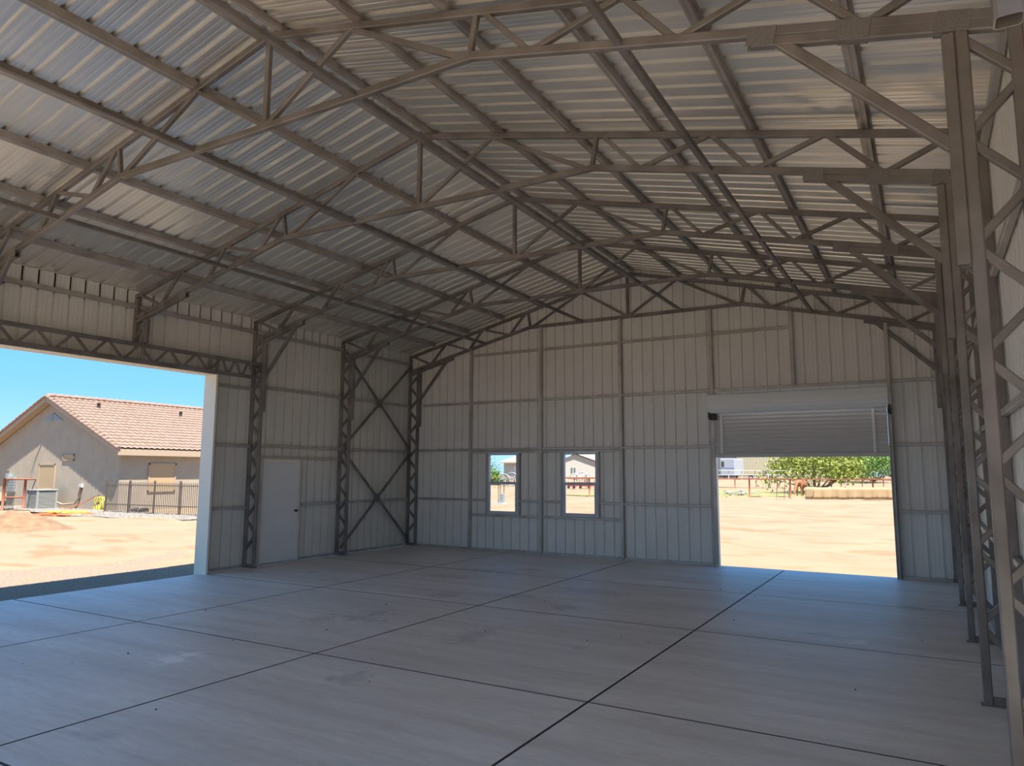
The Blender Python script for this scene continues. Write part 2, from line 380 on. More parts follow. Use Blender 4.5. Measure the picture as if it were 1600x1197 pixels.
box('chain_hoist', -1.56, -1.43, -0.22, -0.08, 2.82, 2.945, 'dark', rd, 0.01)
beam('tension_bar', (1.33, -0.15, 2.83), (1.54, -0.15, 2.83), 0.03, 0.03, 'hood', rd)

# left wall (opening from -5.88 to -12.0)
OPY0, OPY1, OPZ = -12.05, -5.88, 3.53
DY0, DY1 = -4.545, -3.62
wl = tag(empty('wall_left', (-XW, 0, 0)), kind='structure')
sheets(wl, 'wall_panel', YF, YB, lambda u: zr(-XW)-0.006, [(OPY0, OPY1, -1, OPZ), (DY0-0.02, DY1+0.02, -1, 2.03)], lambda u, d, z: (-d, u, z), 'panel', u_org=0.08)
def lgirt(y0, y1, z, h=gt, par=wl, sx=1): return beam('girt', (sx*0.038, y0, z), (sx*0.038, y1, z), 0.05, h, 'girt', par, side=(1, 0, 0))
for a, b in zip(FRAMES, FRAMES[1:]):
    lgirt(a+0.034, b-0.034, 4.50, 0.07)
    if b < -12.1 or a >= -2*S-0.01:
        if not (a == FRAMES[4]): lgirt(a+0.034, b-0.034, 1.12)
        lgirt(a+0.034, b-0.034, 2.285); lgirt(a+0.034, b-0.034, 3.43)
lgirt(-4*S/2+0.03, -S-0.034, 2.06, 0.05); lgirt(DY1+0.09, -S-0.034, 1.12)
for z in (1.11, 2.27, 3.37): lgirt(OPY1+0.03, -2*S-0.034, z)
beam('jamb_post', (0.04, OPY1+0.012, 0.0), (0.04, OPY1+0.012, OPZ+0.3), 0.06, 0.06, 'girt', wl, side=(1, 0, 0))
for y in (DY0-0.05, DY1+0.045): beam('door_stud', (0.04, y, 0.0), (0.04, y, 2.035), 0.05, 0.06, 'girt', wl, side=(1, 0, 0))
for a, b in ((OPY1+0.05, -2*S-0.05), (DY1+0.08, -S-0.04), (-S+0.04, -0.05)): box('base_channel', 0.004, 0.06, a, b, 0.001, 0.05, 'girt', wl)
tr = tag(empty('trim_1', (-5.80, OPY1, 0)), kind='structure')
box('jamb_trim', -0.17, 0.15, -0.022, -0.018, -0.06, OPZ, 'trim', tr); box('jamb_return', 0.146, 0.150, -0.018, 0.02, 0.0, OPZ, 'trim', tr)
box('jamb_face', -0.175, -0.170, -0.022, 0.10, -0.06, OPZ+0.1, 'trim', tr)
box('header_trim', -0.17, 0.15, OPY0-OPY1, -0.022, OPZ-0.012, OPZ-0.006, 'trim', tr)
box('header_face', -0.175, -0.170, OPY0-OPY1, 0.1, OPZ-0.012, OPZ+0.1, 'trim', tr)

# walk door
d1 = tag(empty('door_1', (-5.905, (DY0+DY1)/2, 0)), kind='structure')
hw = (DY1-DY0)/2
leaf = box('door_leaf', -0.02, 0.022, -hw+0.004, hw-0.004, 0.022, 2.0, 'doorw', d1, 0.003)
for y in (-hw-0.012, hw+0.012): box('door_frame', -0.03, 0.034, y-0.014, y+0.014, 0, 2.03, 'trim', d1)
box('door_frame', -0.03, 0.034, -hw, hw, 2.005, 2.03, 'trim', d1); box('threshold', -0.04, 0.05, -hw, hw, 0.001, 0.018, 'girt', d1)
V, F = tube_geo([(0.022, hw-0.075, 1.0), (0.05, hw-0.075, 1.0), (0.055, hw-0.075, 1.0), (0.085, hw-0.075, 1.0)], [0.028, 0.014, 0.028, 0.024], 10)
mesh('door_knob', V, F, 'knob', leaf, True)

# right wall
wr = tag(empty('wall_right', (XW, 0, 0)), kind='structure')
RO = (-14.45, -11.50, -1, 3.40)  # unseen opening beside the camera, added for the sun bounce it brings indoors
sheets(wr, 'wall_panel', YF, YB, lambda u: zr(XW)-0.006, [RO], lambda u, d, z: (d, u, z), 'panel', u_org=0.08)
for a, b in zip(FRAMES, FRAMES[1:]):
    lgirt(a+0.034, b-0.034, 4.50, 0.07, wr, -1)
    for z in (1.12, 2.285, 3.43):
        if a > -11 or z > 9: lgirt(a+0.034, b-0.034, z, gt, wr, -1)
    if a > -11: box('base_channel', -0.06, -0.004, a+0.05, b-0.05, 0.001, 0.05, 'girt', wr)

beam('girt', (-0.038, RO[0], RO[3]+0.03), (-0.038, RO[1], RO[3]+0.03), 0.05, gt, 'girt', wr, side=(1, 0, 0))
# front wall, behind the camera, with an unseen opening added and sized to brighten the interior
wf = tag(empty('wall_front', (0, YF, 0)), kind='structure')
FO = (-5.40, 3.66, -1, 3.90)
beam('girt', (FO[0], 0.035, FO[3]+0.03), (FO[1], 0.035, FO[3]+0.03), 0.05, gt, 'girt', wf, side=(0, 1, 0))
for x in (FO[0]-0.03, FO[1]+0.03): beam('wall_post', (x, 0.04, 0), (x, 0.04, FO[3]+0.3), 0.06, 0.06, 'girt', wf, side=(1, 0, 0))
sheets(wf, 'wall_panel', -XW, XW, lambda u: zr(u)-0.004, [FO], lambda u, d, z: (u, -d, z), 'panel', u_org=0.03)

# ceiling: roof sheets
ce = tag(empty('ceiling', (XC, -7.3, 4.7)), kind='structure')
for sgn in (-1, 1):
    L = 6.12
    def fn(u, d, z, sgn=sgn):
        x = z; return (sgn*x, u+7.3, zt(x)+0.105+d-4.7)
    sheets(ce, 'roof_panel', YF-0.1, YB+0.12, lambda u: L, [], fn, 'roof', u_org=0.06, bottom=0.0)
for sgn in (-1, 1):  # closures added outside to block sunlight leaking in at eaves and gables
    box('eave_closure', sgn*(XW+0.03)-XC, sgn*(XW+0.10)-XC, YF-0.1+7.3, YB+0.12+7.3, 4.45-4.7, zr(XW)-4.7+0.03, 'trim', ce)
    for yy in (YF-0.075, YB+0.075):
        beam('gable_closure', (0, yy+7.3, zt(0)+0.105-0.06-4.7), (sgn*6.1, yy+7.3, zt(6.1)+0.105-0.06-4.7), 0.05, 0.2, 'trim', ce)
V = []; F = []
for k, (x, dz) in enumerate(((-0.2, -0.047), (0, 0.0), (0.2, -0.047))): V += [(x, -7.5, 1.37+0.13+dz), (x, 7.5, 1.37+0.13+dz)]
mesh('ridge_cap', V, [(0, 2, 3, 1), (2, 4, 5, 3)], 'roof', ce)

# ------------------------------------------------------------------ steel frames
T = 0.066
def web(par, x0, z0, x1, z1, s, w=0.046): beam('web', (XC+s*x0, 0, z0), (XC+s*x1, 0, z1), 0.05, w, 'steel', par)
PITCHZ = 0.605
def make_frame(y, label, lo_left=0.0):
    f = tag(empty('steel_frame', (0, y, 0)), label, 'steel frame', 'portal truss frames of the building')
    for s in (-1, 1):
        beam('top_chord', (XC+s*0.012, 0, zt(0)), (s*5.93, 0, zt(5.93-s*XC)), 0.062, T, 'steel', f)
        bc = beam('bottom_chord', (XC+s*2.40, 0, zb(0)), (s*5.93, 0, zb(5.93-s*XC)), 0.062, T, 'steel', f)
        tube('kink_bend', [(XC+s*(2.36+0.012*k), 0.0, zb(0)-0.034+0.016*math.sin(math.pi*k/8)) for k in range(9)], 0.012, 'steel', bc, 5)
        beam('bottom_chord_doubler', (XC+s*4.58, 0, zb(4.58)-T-0.002), (s*5.86, 0, zb(5.86)-T-0.002), 0.062, T, 'steel', f, open_end=True)
        if not (s < 0 and abs(y+3*S) < 0.1): beam('knee_brace', (XC+s*4.74, 0, zb(4.74)-T-0.005), (s*5.575, 0, 3.60), 0.055, 0.066, 'steel', f)
        web(f, 0.03, zb(0)+0.02, 1.08, zt(1.08)-0.02, s); web(f, 1.10, zt(1.10)-0.02, 2.30, zb(2.3)+0.02, s)
        web(f, 2.385, zb(2.38), 2.45, zt(2.45), s)
        nodes = [(2.50, 1), (2.95, 0), (3.68, 1), (4.09, 0), (4.75, 1), (5.22, 0), (5.78, 1)]
        for (a, ta), (b, tb) in zip(nodes, nodes[1:]):
            d = 0.03 if b > a else -0.03
            web(f, a+d, zt(a+d)-0.02 if ta else zb(a+d)+0.02, b-d, zt(b-d)-0.02 if tb else zb(b-d)+0.02, s)
        for gx in (4.55, 5.08, 5.58):
            c = gx+0.085; zc = zb(c)-T/2
            for yy in (-0.034, 0.034):
                V, F = beam_geo((XC+s*gx, yy, zb(gx)-T/2), (XC+s*(gx+0.17), yy, zb(gx+0.17)-T/2), 0.006, 0.125)
                mesh('gusset_plate', V, F, 'plate', f)
        lo = lo_left if s < 0 else 0.0
        ztop_in = zb(5.65)-1.5*T-0.004
        beam('column_chord', (s*5.652, 0, lo), (s*5.652, 0, ztop_in), 0.064, 0.064, 'steel', f, side=(1, 0, 0))
        beam('column_chord', (s*5.898, 0, lo), (s*5.898, 0, zt(5.9)-T/2), 0.064, 0.064, 'steel', f, side=(1, 0, 0))
        if lo < 2.9: beam('column_doubler', (s*5.587, 0, 2.92), (s*5.587, 0, ztop_in), 0.064, 0.064, 'steel', f, side=(1, 0, 0), open_end=True)
        else: beam('column_doubler', (s*5.587, 0, lo), (s*5.587, 0, ztop_in), 0.064, 0.064, 'steel', f, side=(1, 0, 0))
        for k in range(8):
            zi = 4.235-PITCHZ*k
            for dz in (PITCHZ/2, -PITCHZ/2):
                zo = zi+dz
                if min(zi, zo) < lo+0.02 or zo > 4.5: continue
                g = 0.036*(1 if dz > 0 else -1)
                beam('lacing', (s*5.665, 0, zi+g), (s*5.885, 0, zo-g), 0.046, 0.046, 'steel', f)
        if lo == 0:
            beam('base_tube', (s*5.684, 0, 0.035), (s*5.866, 0, 0.035), 0.06, 0.06, 'steel', f)
            V, F = box_geo(min(s*5.60, s*5.935), max(s*5.60, s*5.935), -0.04, 0.04, 0.0005, 0.01)
            mesh('base_plate', V, F, 'steel', f)
    beam('bottom_chord', (XC-2.40, 0, zb(0)), (XC+2.40, 0, zb(0)), 0.062, T, 'steel', f)
    beam('king_post', (XC, 0, zb(0)+T/2), (XC, 0, zt(0)-T/2-0.004), 0.05, 0.056, 'steel', f, side=(0, 1, 0))
    return f
HT = 3.865
LAB = ['',
       'steel truss frame whose right column cuts the right edge of the photo',
       'steel truss frame nearest in full view, its truss along the top of the photo',
       'second steel truss frame from the front, left column standing on the opening header',
       'third steel truss frame, left column beside the white walk door',
       'fourth steel truss frame, one bay in front of the back gable wall',
       'steel truss frame set into the back gable wall above the windows']
for y, lb in list(zip(FRAMES, LAB))[1:]: make_frame(y, lb, HT if (-12 < y < -6) else 0.0)

# header lattice over the left opening
hx = -5.652
hd = tag(empty('header_lattice', (hx, -9, 3.53)), 'steel lattice header beam across the wide left opening', 'header beam')
y0, y1 = -5*S+0.033-(-9), -2*S-0.033-(-9)
beam('chord', (0, y0, 0.035), (0, y1, 0.035), 0.062, 0.062, 'steel', hd, side=(1, 0, 0)); beam('chord', (0, y0, 0.30), (0, y1, 0.30), 0.062, 0.062, 'steel', hd, side=(1, 0, 0))
yy = y1; n = 0
while yy-0.26 > y0:
    a = (0.045, 0.29) if n % 2 else (0.29, 0.045)
    step = 0.15 if n < 6 else 0.262
    beam('lattice_web', (0, yy-0.015, a[0]), (0, yy-step+0.015, a[1]), 0.04, 0.034, 'steel', hd, side=(1, 0, 0)); yy -= step; n += 1
for v in (-5.90, -7.32, -9.76): beam('upright', (0.002, v+9, 0.06), (0.002, v+9, 0.275), 0.046, 0.05, 'steel', hd, side=(1, 0, 0))

# cross braces on the left wall, last bay
for zc, lab in ((1.19, 'lower steel cross brace on left wall near the floor'), (3.40, 'upper steel cross brace on left wall below the eave')):
    xb = tag(empty('cross_brace', (-5.84, -S/2, zc)), lab, 'cross brace', 'cross braces in the back left corner')
    for sgn in (-1, 1):
        for e in (-1, 1):
            beam('brace_arm', (0, e*0.06, e*sgn*0.055), (0, e*(S/2-0.045), e*sgn*1.05), 0.03, 0.06, 'steel', xb, side=(1, 0, 0))
    V, F = beam_geo((-0.004, 0, -0.10), (-0.004, 0, 0.10), 0.02, 0.19, side=(1, 0, 0)); mesh('centre_plate', V, F, 'plate', xb)
    V, F = beam_geo((0.0, S/2-0.09, -1.10), (0.0, S/2-0.09, -0.96), 0.012, 0.12, side=(1, 0, 0)); mesh('end_plate', V, F, 'plate', xb)

# tie tubes along the bottom chords
for x, lab in ((-3.64, 'long steel tie tube low along the left roof slope'), (-1.12, 'long steel tie tube left of the king posts on the flat bottom chords'),
               (1.12, 'long steel tie tube just right of the king posts'), (3.62, 'long steel tie tube low along the right roof slope')):
    zz = zb(x-XC)+0.004
    t = tag(empty('tie_tube', (x, -7.3, zz)), lab, 'tie tube', 'tie tubes joining the trusses')
    for a, b in zip(FRAMES, FRAMES[1:]): beam('tube_length', (0, a+0.032+7.3, 0), (0, b-0.032+7.3, 0), 0.058, 0.058, 'steel', t, side=(1, 0, 0))

# purlins
ORD = ['ridge', 'second', 'third', 'fourth', 'fifth', 'lowest']
for s, sd in ((-1, 'left'), (1, 'right')):
    for k, x in enumerate((0.13, 1.15, 2.12, 3.10, 4.08, 5.08)):
        xx = XC+s*x
        sec = [(-0.062, 0.066), (-0.034, 0.066), (-0.030, 0.002), (-0.010, 0.002), (-0.006, 0.008), (0.006, 0.008), (0.010, 0.002), (0.030, 0.002), (0.034, 0.066), (0.062, 0.066)]
        sec2 = [(a*0.96 if abs(a) > 0.02 else a, b+0.002) for a, b in sec][::-1]
        sl = -0.237*s
        V = []; ring = sec+sec2
        for y in (YF+0.03, YB-0.08):
            V += [(a, y+7.3, b+a*sl) for a, b in ring]
        n = len(ring); F = [(i, (i+1) % n, n+(i+1) % n, n+i) for i in range(n)]
        o = mesh('roof_purlin', V, F, 'purlin', None, loc=(xx, -7.3, zt(x)+T/2+0.003))
        nm = {0: 'hat channel roof purlin at the ridge, %s side', 5: 'lowest hat channel roof purlin of the %s slope, above the wall'}.get(k, ORD[k]+' hat channel roof purlin down from the ridge on the %s slope') % sd
        tag(o, nm, 'purlin', 'hat channel roof purlins')

# ================================================================== OUTSIDE
def terrain(x, y):
    r = np.clip((y-58)/40, 0, 1); return GZ + 0.85*r*r*(3-2*r)
gx = np.concatenate([np.linspace(-260, -45, 40), np.linspace(-44, 30, 120), np.linspace(31, 200, 30)])
gy = np.concatenate([np.linspace(-120, -31, 20), np.linspace(-30, 60, 130), np.linspace(61, 330, 60)])
X, Y = np.meshgrid(gx, gy); Z = terrain(X, Y)
nz = np.zeros_like(X)
for a, b, c, amp in ((0.55, 0.35, 0.3, .03), (-0.4, 0.9, 1.1, .025), (1.3, 0.7, 2.1, .015), (0.9, -1.7, .7, .015), (2.3, 1.9, 4., .01)): nz += amp*np.sin(a*X+b*Y+c)
far = np.clip((np.maximum(np.abs(X)-6.6, np.maximum(Y-0.8, -15.5-Y)))/3, 0, 1)
Z = Z + nz*far - 0.02*(1-far)
nx, ny = len(gx), len(gy)
V = np.stack([X.ravel(), Y.ravel(), Z.ravel()], 1); I = np.arange(nx*ny).reshape(ny, nx)
F = np.stack([I[:-1, :-1].ravel(), I[:-1, 1:].ravel(), I[1:, 1:].ravel(), I[1:, :-1].ravel()], 1)
gr = mesh('ground', V.tolist(), F.tolist(), 'dirt', None, True); tag(gr, kind='structure')

def stones(name, n, region, rmin, rmax, m, label, zfun):
    pts = []
    while len(pts) < n:
        p = region()
        if p is not None: pts.append(p)
    base = np.array([(1, 0, 0), (-1, 0, 0), (0, 1, 0), (0, -1, 0), (0, 0, 1), (0, 0, -1)], float)
    fc = np.array([(0, 2, 4), (2, 1, 4), (1, 3, 4), (3, 0, 4), (2, 0, 5), (1, 2, 5), (3, 1, 5), (0, 3, 5)])
    P = np.array(pts); R = RNG.uniform(rmin, rmax, n)
    sc = RNG.uniform(0.6, 1.3, (n, 6, 1)); an = RNG.uniform(0, 6.28, n)
    B = base[None]*sc*R[:, None, None]; B[:, :, 2] *= 0.7
    c, s = np.cos(an)[:, None], np.sin(an)[:, None]
    bx = B[:, :, 0]*c-B[:, :, 1]*s; by = B[:, :, 0]*s+B[:, :, 1]*c
    V = np.stack([bx+P[:, 0, None], by+P[:, 1, None], B[:, :, 2]+np.array([zfun(*p) for p in pts])[:, None]+R[:, None]*0.25], 2).reshape(-1, 3)
    F = (fc[None]+6*np.arange(n)[:, None, None]).reshape(-1, 3)
    o = mesh(name, V.tolist(), F.tolist(), m); tag(o, label, 'gravel', kind='stuff'); return o
def gbed(name, xa, xb, ya, yb, lab, zz, m='gravel', wob=0.5, cat='gravel'):
    n = 40; V = []; F = []
    for k in range(n+1):
        y = ya+(yb-ya)*k/n; w = wob*math.sin(k*0.7)+wob*0.6*math.sin(k*1.9+1)
        V += [(xa+w, y, zz), (xb, y, zz)]
    for k in range(n): F.append((2*k, 2*k+1, 2*k+3, 2*k+2))
    return V, F
def reg_near():
    x = RNG.uniform(-10.8, -5.9); y = RNG.uniform(-13, 3)
    if x < -9.9-0.5*math.sin(y*1.3)-0.02*y: return None
    return (x, y)
stones('gravel', 26000, reg_near, 0.012, 0.034, 'stone', 'brown gravel strip along the slab at the left opening', lambda x, y: GZ-0.02)
V, F = gbed('g', -10.0, -5.86, -14, 3.5, '', GZ+0.004); o = mesh('gravel_base', V, F, 'gravel'); tag(o, 'packed brown gravel ground beside the slab edge', 'gravel', kind='stuff')

# ---- tan house to the left
HX, HY = -28.15, 6.1; RX = -34.42; GY0 = HY
EZ, RZ = 2.72, 5.52; sl = (RZ-EZ)/(HX+0.42-RX)
hs = tag(empty('stucco_house', (RX, HY, GZ)), 'tan stucco house with pink tile gable roof beyond the left opening', 'house')
HL = 15.0; hw = HX-RX
wallz = EZ+0.42*sl-GZ-0.10
apz = RZ-GZ-0.10
# gable wall with the dark patio recess cut at its left
PX0, PX1, PZ = -41.4-RX, -38.45-RX, 1.78-GZ
V = [(hw, 0, 0), (hw, 0, wallz), (0, 0, apz), (-hw, 0, wallz), (-hw, 0, 0)]
gw = mesh('gable_wall', [(hw, 0, 0), (hw, 0, wallz), (0, 0, apz), (PX1, 0, wallz+ (apz-wallz)*(1-abs(PX1)/hw)), (PX1, 0, 0)], [(0, 1, 2, 3, 4)], 'stucco', hs)
mesh('gable_wall', [(PX1, 0, PZ), (PX1, 0, wallz+(apz-wallz)*(1-abs(PX1)/hw)), (-hw-0.4, 0, wallz-0.2), (-hw-0.4, 0, PZ)], [(0, 1, 2, 3)], 'stucco', hs)
box('patio_back_wall', PX0-3, PX1+0.02, 3.0, 3.1, 0, PZ+0.3, 'stucco', hs); box('patio_side_wall', PX1, PX1+0.15, 0.01, 3.1, 0, PZ+0.3, 'stucco', hs)
box('patio_ceiling', PX0-3, PX1, 0.02, 3.1, PZ+0.3, PZ+0.35, 'stucco', hs)
lw = mesh('long_wall', [(hw, 0, 0), (hw, HL, 0), (hw, HL, wallz), (hw, 0, wallz)], [(0, 1, 2, 3)], 'stucco', hs)
mesh('wall_base_strip', *box_geo(PX1, hw+0.012, -0.012, 0.0, 0, 0.16), 'fascia', hs)
# tiled roof slopes: wavy stepped rows
def tile_slope(sgn):
    rows = 17; run = hw+0.50; per = 0.30; nper = int((HL+0.9)/per); npp = 6
    V = []; F = []
    ysm = [(-0.42+(k/npp)*per, 0.045*abs(math.sin(math.pi*(k/npp)))**0.7) for k in range(nper*npp+1)]
    W = len(ysm)
    for r in range(rows):
        for e in (0, 1):
            tpos = (r+e)/rows; x = sgn*run*tpos; z = RZ-GZ+0.10-(RZ-EZ)/(hw+0.42)*run*tpos + (0.075 if e else 0.0)
            V += [(x, y, z+h) for y, h in ysm]
        a = 2*r*W; b = a+W
        for k in range(W-1): F.append((a+k, a+k+1, b+k+1, b+k) if sgn > 0 else (a+k, b+k, b+k+1, a+k+1))
        if r < rows-1:
            c = b+W
            for k in range(W-1): F.append((b+k, b+k+1, c+k+1, c+k))
    o = mesh('roof_tiles', V, F, 'tile', hs); o['kind'] = 'stuff'; return o
tile_slope(1); tile_slope(-1)
rs = (RZ-EZ)/(hw+0.42)
for s in (1, -1):
    beam('barge_board', (0, -0.42, RZ-GZ-0.02), (s*(hw+0.46), -0.42, RZ-GZ-0.02-rs*(hw+0.46)), 0.05, 0.20, 'fascia', hs)
    pts = []
    for k in range(20):
        d0 = k/20*(hw+0.48); d1 = (k+1.15)/20*(hw+0.48)
        pts.append(tube_geo([(s*d0, -0.44, RZ-GZ+0.14-rs*d0), (s*d1, -0.44, RZ-GZ+0.17-rs*d1)], [0.075, 0.10], 8))
    V, F = join_geo(pts); o = mesh('barge_tiles', V, F, 'tile', hs); o['kind'] = 'stuff'
    V = [(0, -0.42, RZ-GZ-0.06), (s*(hw+0.46), -0.42, RZ-GZ-0.06-rs*(hw+0.46)), (s*(hw+0.46), 0.02, RZ-GZ-0.06-rs*(hw+0.46)), (0, 0.02, RZ-GZ-0.06)]
    mesh('soffit', V, [(0, 1, 2, 3)], 'fascia', hs)
box('fascia_board', hw+0.42, hw+0.47, -0.42, HL, EZ-GZ-0.20, EZ-GZ+0.10, 'fascia', hs)
box('eave_soffit', hw, hw+0.42, -0.40, HL, EZ-GZ-0.20, EZ-GZ-0.17, 'fascia', hs)
V, F = join_geo([tube_geo([(0, -0.42+0.38*k, RZ-GZ+0.16), (0, -0.42+0.38*(k+1.12), RZ-GZ+0.19)], [0.10, 0.13], 8) for k in range(38)])
o = mesh('ridge_tiles', V, F, 'tile', hs); o['kind'] = 'stuff'
# gable vent, screens, small vent
V = [(-1.05, -0.03, 4.35-GZ), (1.05, -0.03, 4.35-GZ), (0, -0.03, 4.35-GZ+0.47*1.0), (-1.05, 0.0, 4.35-GZ), (1.05, 0.0, 4.35-GZ), (0, 0.0, 4.35-GZ+0.47)]
gv = mesh('gable_vent', V, [(0, 1, 2), (0, 3, 4, 1), (1, 4, 5, 2), (2, 5, 3, 0)], 'greybox', hs)
for k in range(5):
    z = 4.40-GZ+0.08*k; w = 1.0*(1-(z-4.35+GZ)/0.47)
    if w > 0.1: beam('louvre', (-w, -0.045, z), (w, -0.045, z), 0.03, 0.02, 'greybox', gv)
box('vent_mullion', -0.035, 0.035, -0.06, -0.03, 4.35-GZ, 4.78-GZ, 'fascia', gv)
def scr(name, x0, x1, z0, z1, fr=0.07):
    o = box(name, x0-RX, x1-RX, -0.03, 0.0, z0-GZ, z1-GZ, 'screen', hs)
    for a, b, c, d in ((x0, x0+fr, z0, z1), (x1-fr, x1, z0, z1), (x0, x1, z0, z0+fr), (x0, x1, z1-fr, z1)):
        box('screen_frame', a-RX, b-RX, -0.055, -0.03, c-GZ, d-GZ, 'fascia', o)
scr('window_screen', -35.35, -33.75, 0.80, 2.13); scr('wall_vent', -33.12, -32.08, 2.28, 2.60, 0.06)
o = box('window_screen', hw, hw+0.04, 1.45, 2.95, 0.75-GZ, 2.16-GZ, 'screen', hs)
for a, b, c, d in ((1.45, 1.52, .75, 2.16), (2.88, 2.95, .75, 2.16), (1.45, 2.95, 2.09, 2.16), (1.45, 2.95, .75, .82)): box('screen_frame', hw+0.04, hw+0.06, a, b, c-GZ, d-GZ, 'fascia', o)
for yy, xx in ((1.6, 1.3), (6.3, 1.6)):
    tube('roof_vent', [(xx, yy, RZ-GZ-rs*xx), (xx, yy, RZ-GZ-rs*xx+0.42)], 0.09, 'dark', hs, 8)
mb = box('meter_box', -38.15-RX, -37.55-RX, -0.16, 0, 0.62-GZ, 1.42-GZ, 'greybox', hs); box('meter_socket', -38.3-RX, -38.0-RX, -0.22, 0, 1.30-GZ, 1.62-GZ, 'greybox', hs)
tube('conduit', [(-31.25-RX, -0.06, 1.0-GZ), (-31.25-RX, -0.06, 0.5-GZ), (-31.6-RX, -0.10, 0.16-GZ), (-32.5-RX, -0.2, 0.08-GZ), (-32.9-RX, -0.3, 0.2-GZ), (-33.2-RX, -0.4, 0.1-GZ)], 0.05, 'fascia', hs, 6)
box('outlet_box', -31.36-RX, -31.12-RX, -0.10, 0, 0.95-GZ, 1.12-GZ, 'white', hs)
tube('service_cable', [(-35.3-RX, -0.02, 3.2-GZ), (-35.75-RX, -0.04, 2.4-GZ), (-36.0-RX, -0.08, 1.6-GZ)], 0.012, 'dark', hs, 5)

# far neighbour roof peeping left of the house
p = at_depth(0, 690, 62)
nh = tag(empty('neighbour_house', (p.x-3, p.y+6, GZ)), 'pink tiled roof of another house peeping at the far left edge', 'house')
box('house_wall', -7, 6, -5, 5, 0, 3.0, 'stucco', nh)
for s in (-1, 1): mesh('roof_slope', [(-7.5, s*5.5, 2.9), (6.5, s*5.5, 2.9), (4.5, 0, 5.1), (-7.5, 0, 5.1)], [(0, 1, 2, 3)], 'tile', nh)
mesh('roof_slope', [(6.5, -5.5, 2.9), (6.5, 5.5, 2.9), (4.5, 0, 5.1)], [(0, 1, 2)], 'tile', nh)

# AC unit
p = Vector((-33.0, HY-0.95, GZ+0.05)); ac = tag(empty('air_conditioner', p), 'grey louvred air conditioner unit beside the tan house wall', 'air conditioner')
box('core', -0.44, 0.44, -0.42, 0.42, 0.05, 0.86, 'acdark', ac)
for k in range(11): box('louvre', -0.48, 0.48, -0.46, 0.46, 0.08+0.07*k, 0.125+0.07*k, 'acunit', ac)
for sx in (-0.46, 0.46):
    for sy in (-0.44, 0.44): box('corner_post', sx-0.04, sx+0.04, sy-0.04, sy+0.04, 0.0, 0.90, 'acunit', ac)
box('top_lid', -0.52, 0.52, -0.5, 0.5, 0.88, 0.96, 'acunit', ac, 0.02); box('pad', -0.55, 0.55, -0.52, 0.52, -0.02, 0.05, 'acunit', ac)

# red pipe gate with mesh panel
g0 = on_axis(2, GZ, 3, 798); g1 = on_axis(2, GZ, 37, 797)
gate = tag(empty('pipe_gate', g0), 'rust red pipe gate panel at the far left edge by the patio', 'gate')
dv = (g1-g0); dv.z = 0; ex = dv*1.45; L = dv.length
tube('post', [(0, 0, 0), (0, 0, 1.55)], 0.06, 'redpipe', gate); tube('post', [dv*0.97, dv*0.97+Vector((0, 0, 1.5))], 0.06, 'redpipe', gate)
tube('rail', [(0, 0, 1.5), ex+Vector((0, 0, 1.5))], 0.045, 'redpipe', gate); tube('rail', [(0, 0, 0.62), dv*0.97+Vector((0, 0, 0.62))], 0.045, 'redpipe', gate)
tube('stay', [ex+Vector((0, 0, 1.5)), dv*1.05+Vector((0, 0, 0.05))], 0.02, 'dark', gate)
parts = [tube_geo([dv*(k/14)+Vector((0, 0, 0.1)), dv*(k/14)+Vector((0, 0, 1.48))], 0.012, 4) for k in range(1, 8)]
parts += [tube_geo([Vector((0, 0, 0.1+0.14*k)), dv*0.5+Vector((0, 0, 0.1+0.14*k))], 0.012, 4) for k in range(10)]
V, F = join_geo(parts); o = mesh('mesh_panel', V, F, 'dark', gate); o['kind'] = 'stuff'

# iron fence in front of the long wall
fa = Vector((-27.6, 5.2, GZ)); fb = Vector((-20.9, 5.55, GZ))
fe = tag(empty('iron_fence', fa), 'dark iron picket fence in front of the sunlit house wall', 'fence')
d = fb-fa
for k in range(5):
    q = d*(k/4); box('post', q.x-0.035, q.x+0.035, q.y-0.035, q.y+0.035, 0, 1.5, 'iron', fe)
for z in (0.42, 1.30): beam('rail', (0, 0, z), d+Vector((0, 0, z)), 0.03, 0.04, 'iron', fe)
V, F = join_geo([box_geo((d*t).x-0.010, (d*t).x+0.010, (d*t).y-0.010, (d*t).y+0.012, 0.08, 1.42) for t in np.linspace(0.01, 0.99, 58)])
o = mesh('pickets', V, F, 'iron', fe); o['kind'] = 'stuff'
# things behind the fence
q = Vector((-24.6, 8.6, GZ)); o = tag(empty('storage_bin', q), 'cream plastic bin with lid behind the iron fence', 'bin')
box('bin_body', -0.5, 0.5, -0.35, 0.35, 0, 1.15, 'cream', o, 0.03); box('bin_lid', -0.53, 0.53, -0.38, 0.38, 1.15, 1.25, 'dark', o, 0.02)
q = Vector((-23.0, 8.2, GZ)); o = tag(empty('patio_table', q), 'low patio table holding the blue tub behind the fence', 'table')
box('table_top', -0.9, 0.9, -0.4, 0.4, 0.62, 0.68, 'iron', o)
for sx in (-0.8, 0.8):
    for sy in (-0.33, 0.33): box('leg', sx-0.03, sx+0.03, sy-0.03, sy+0.03, 0, 0.62, 'iron', o)
q = Vector((-23.1, 8.2, GZ+0.68)); o = tag(empty('plastic_tub', q), 'blue plastic tub on the patio table', 'tub')
box('tub_body', -0.5, 0.4, -0.3, 0.3, 0, 0.5, 'blueb', o, 0.04); box('tub_rim', -0.54, 0.44, -0.34, 0.34, 0.46, 0.52, 'white', o, 0.01)
q = on_axis(2, GZ, 218, 802); o = tag(empty('rubber_mat', q), 'dark rolled rubber mat lying at the fence foot', 'mat')
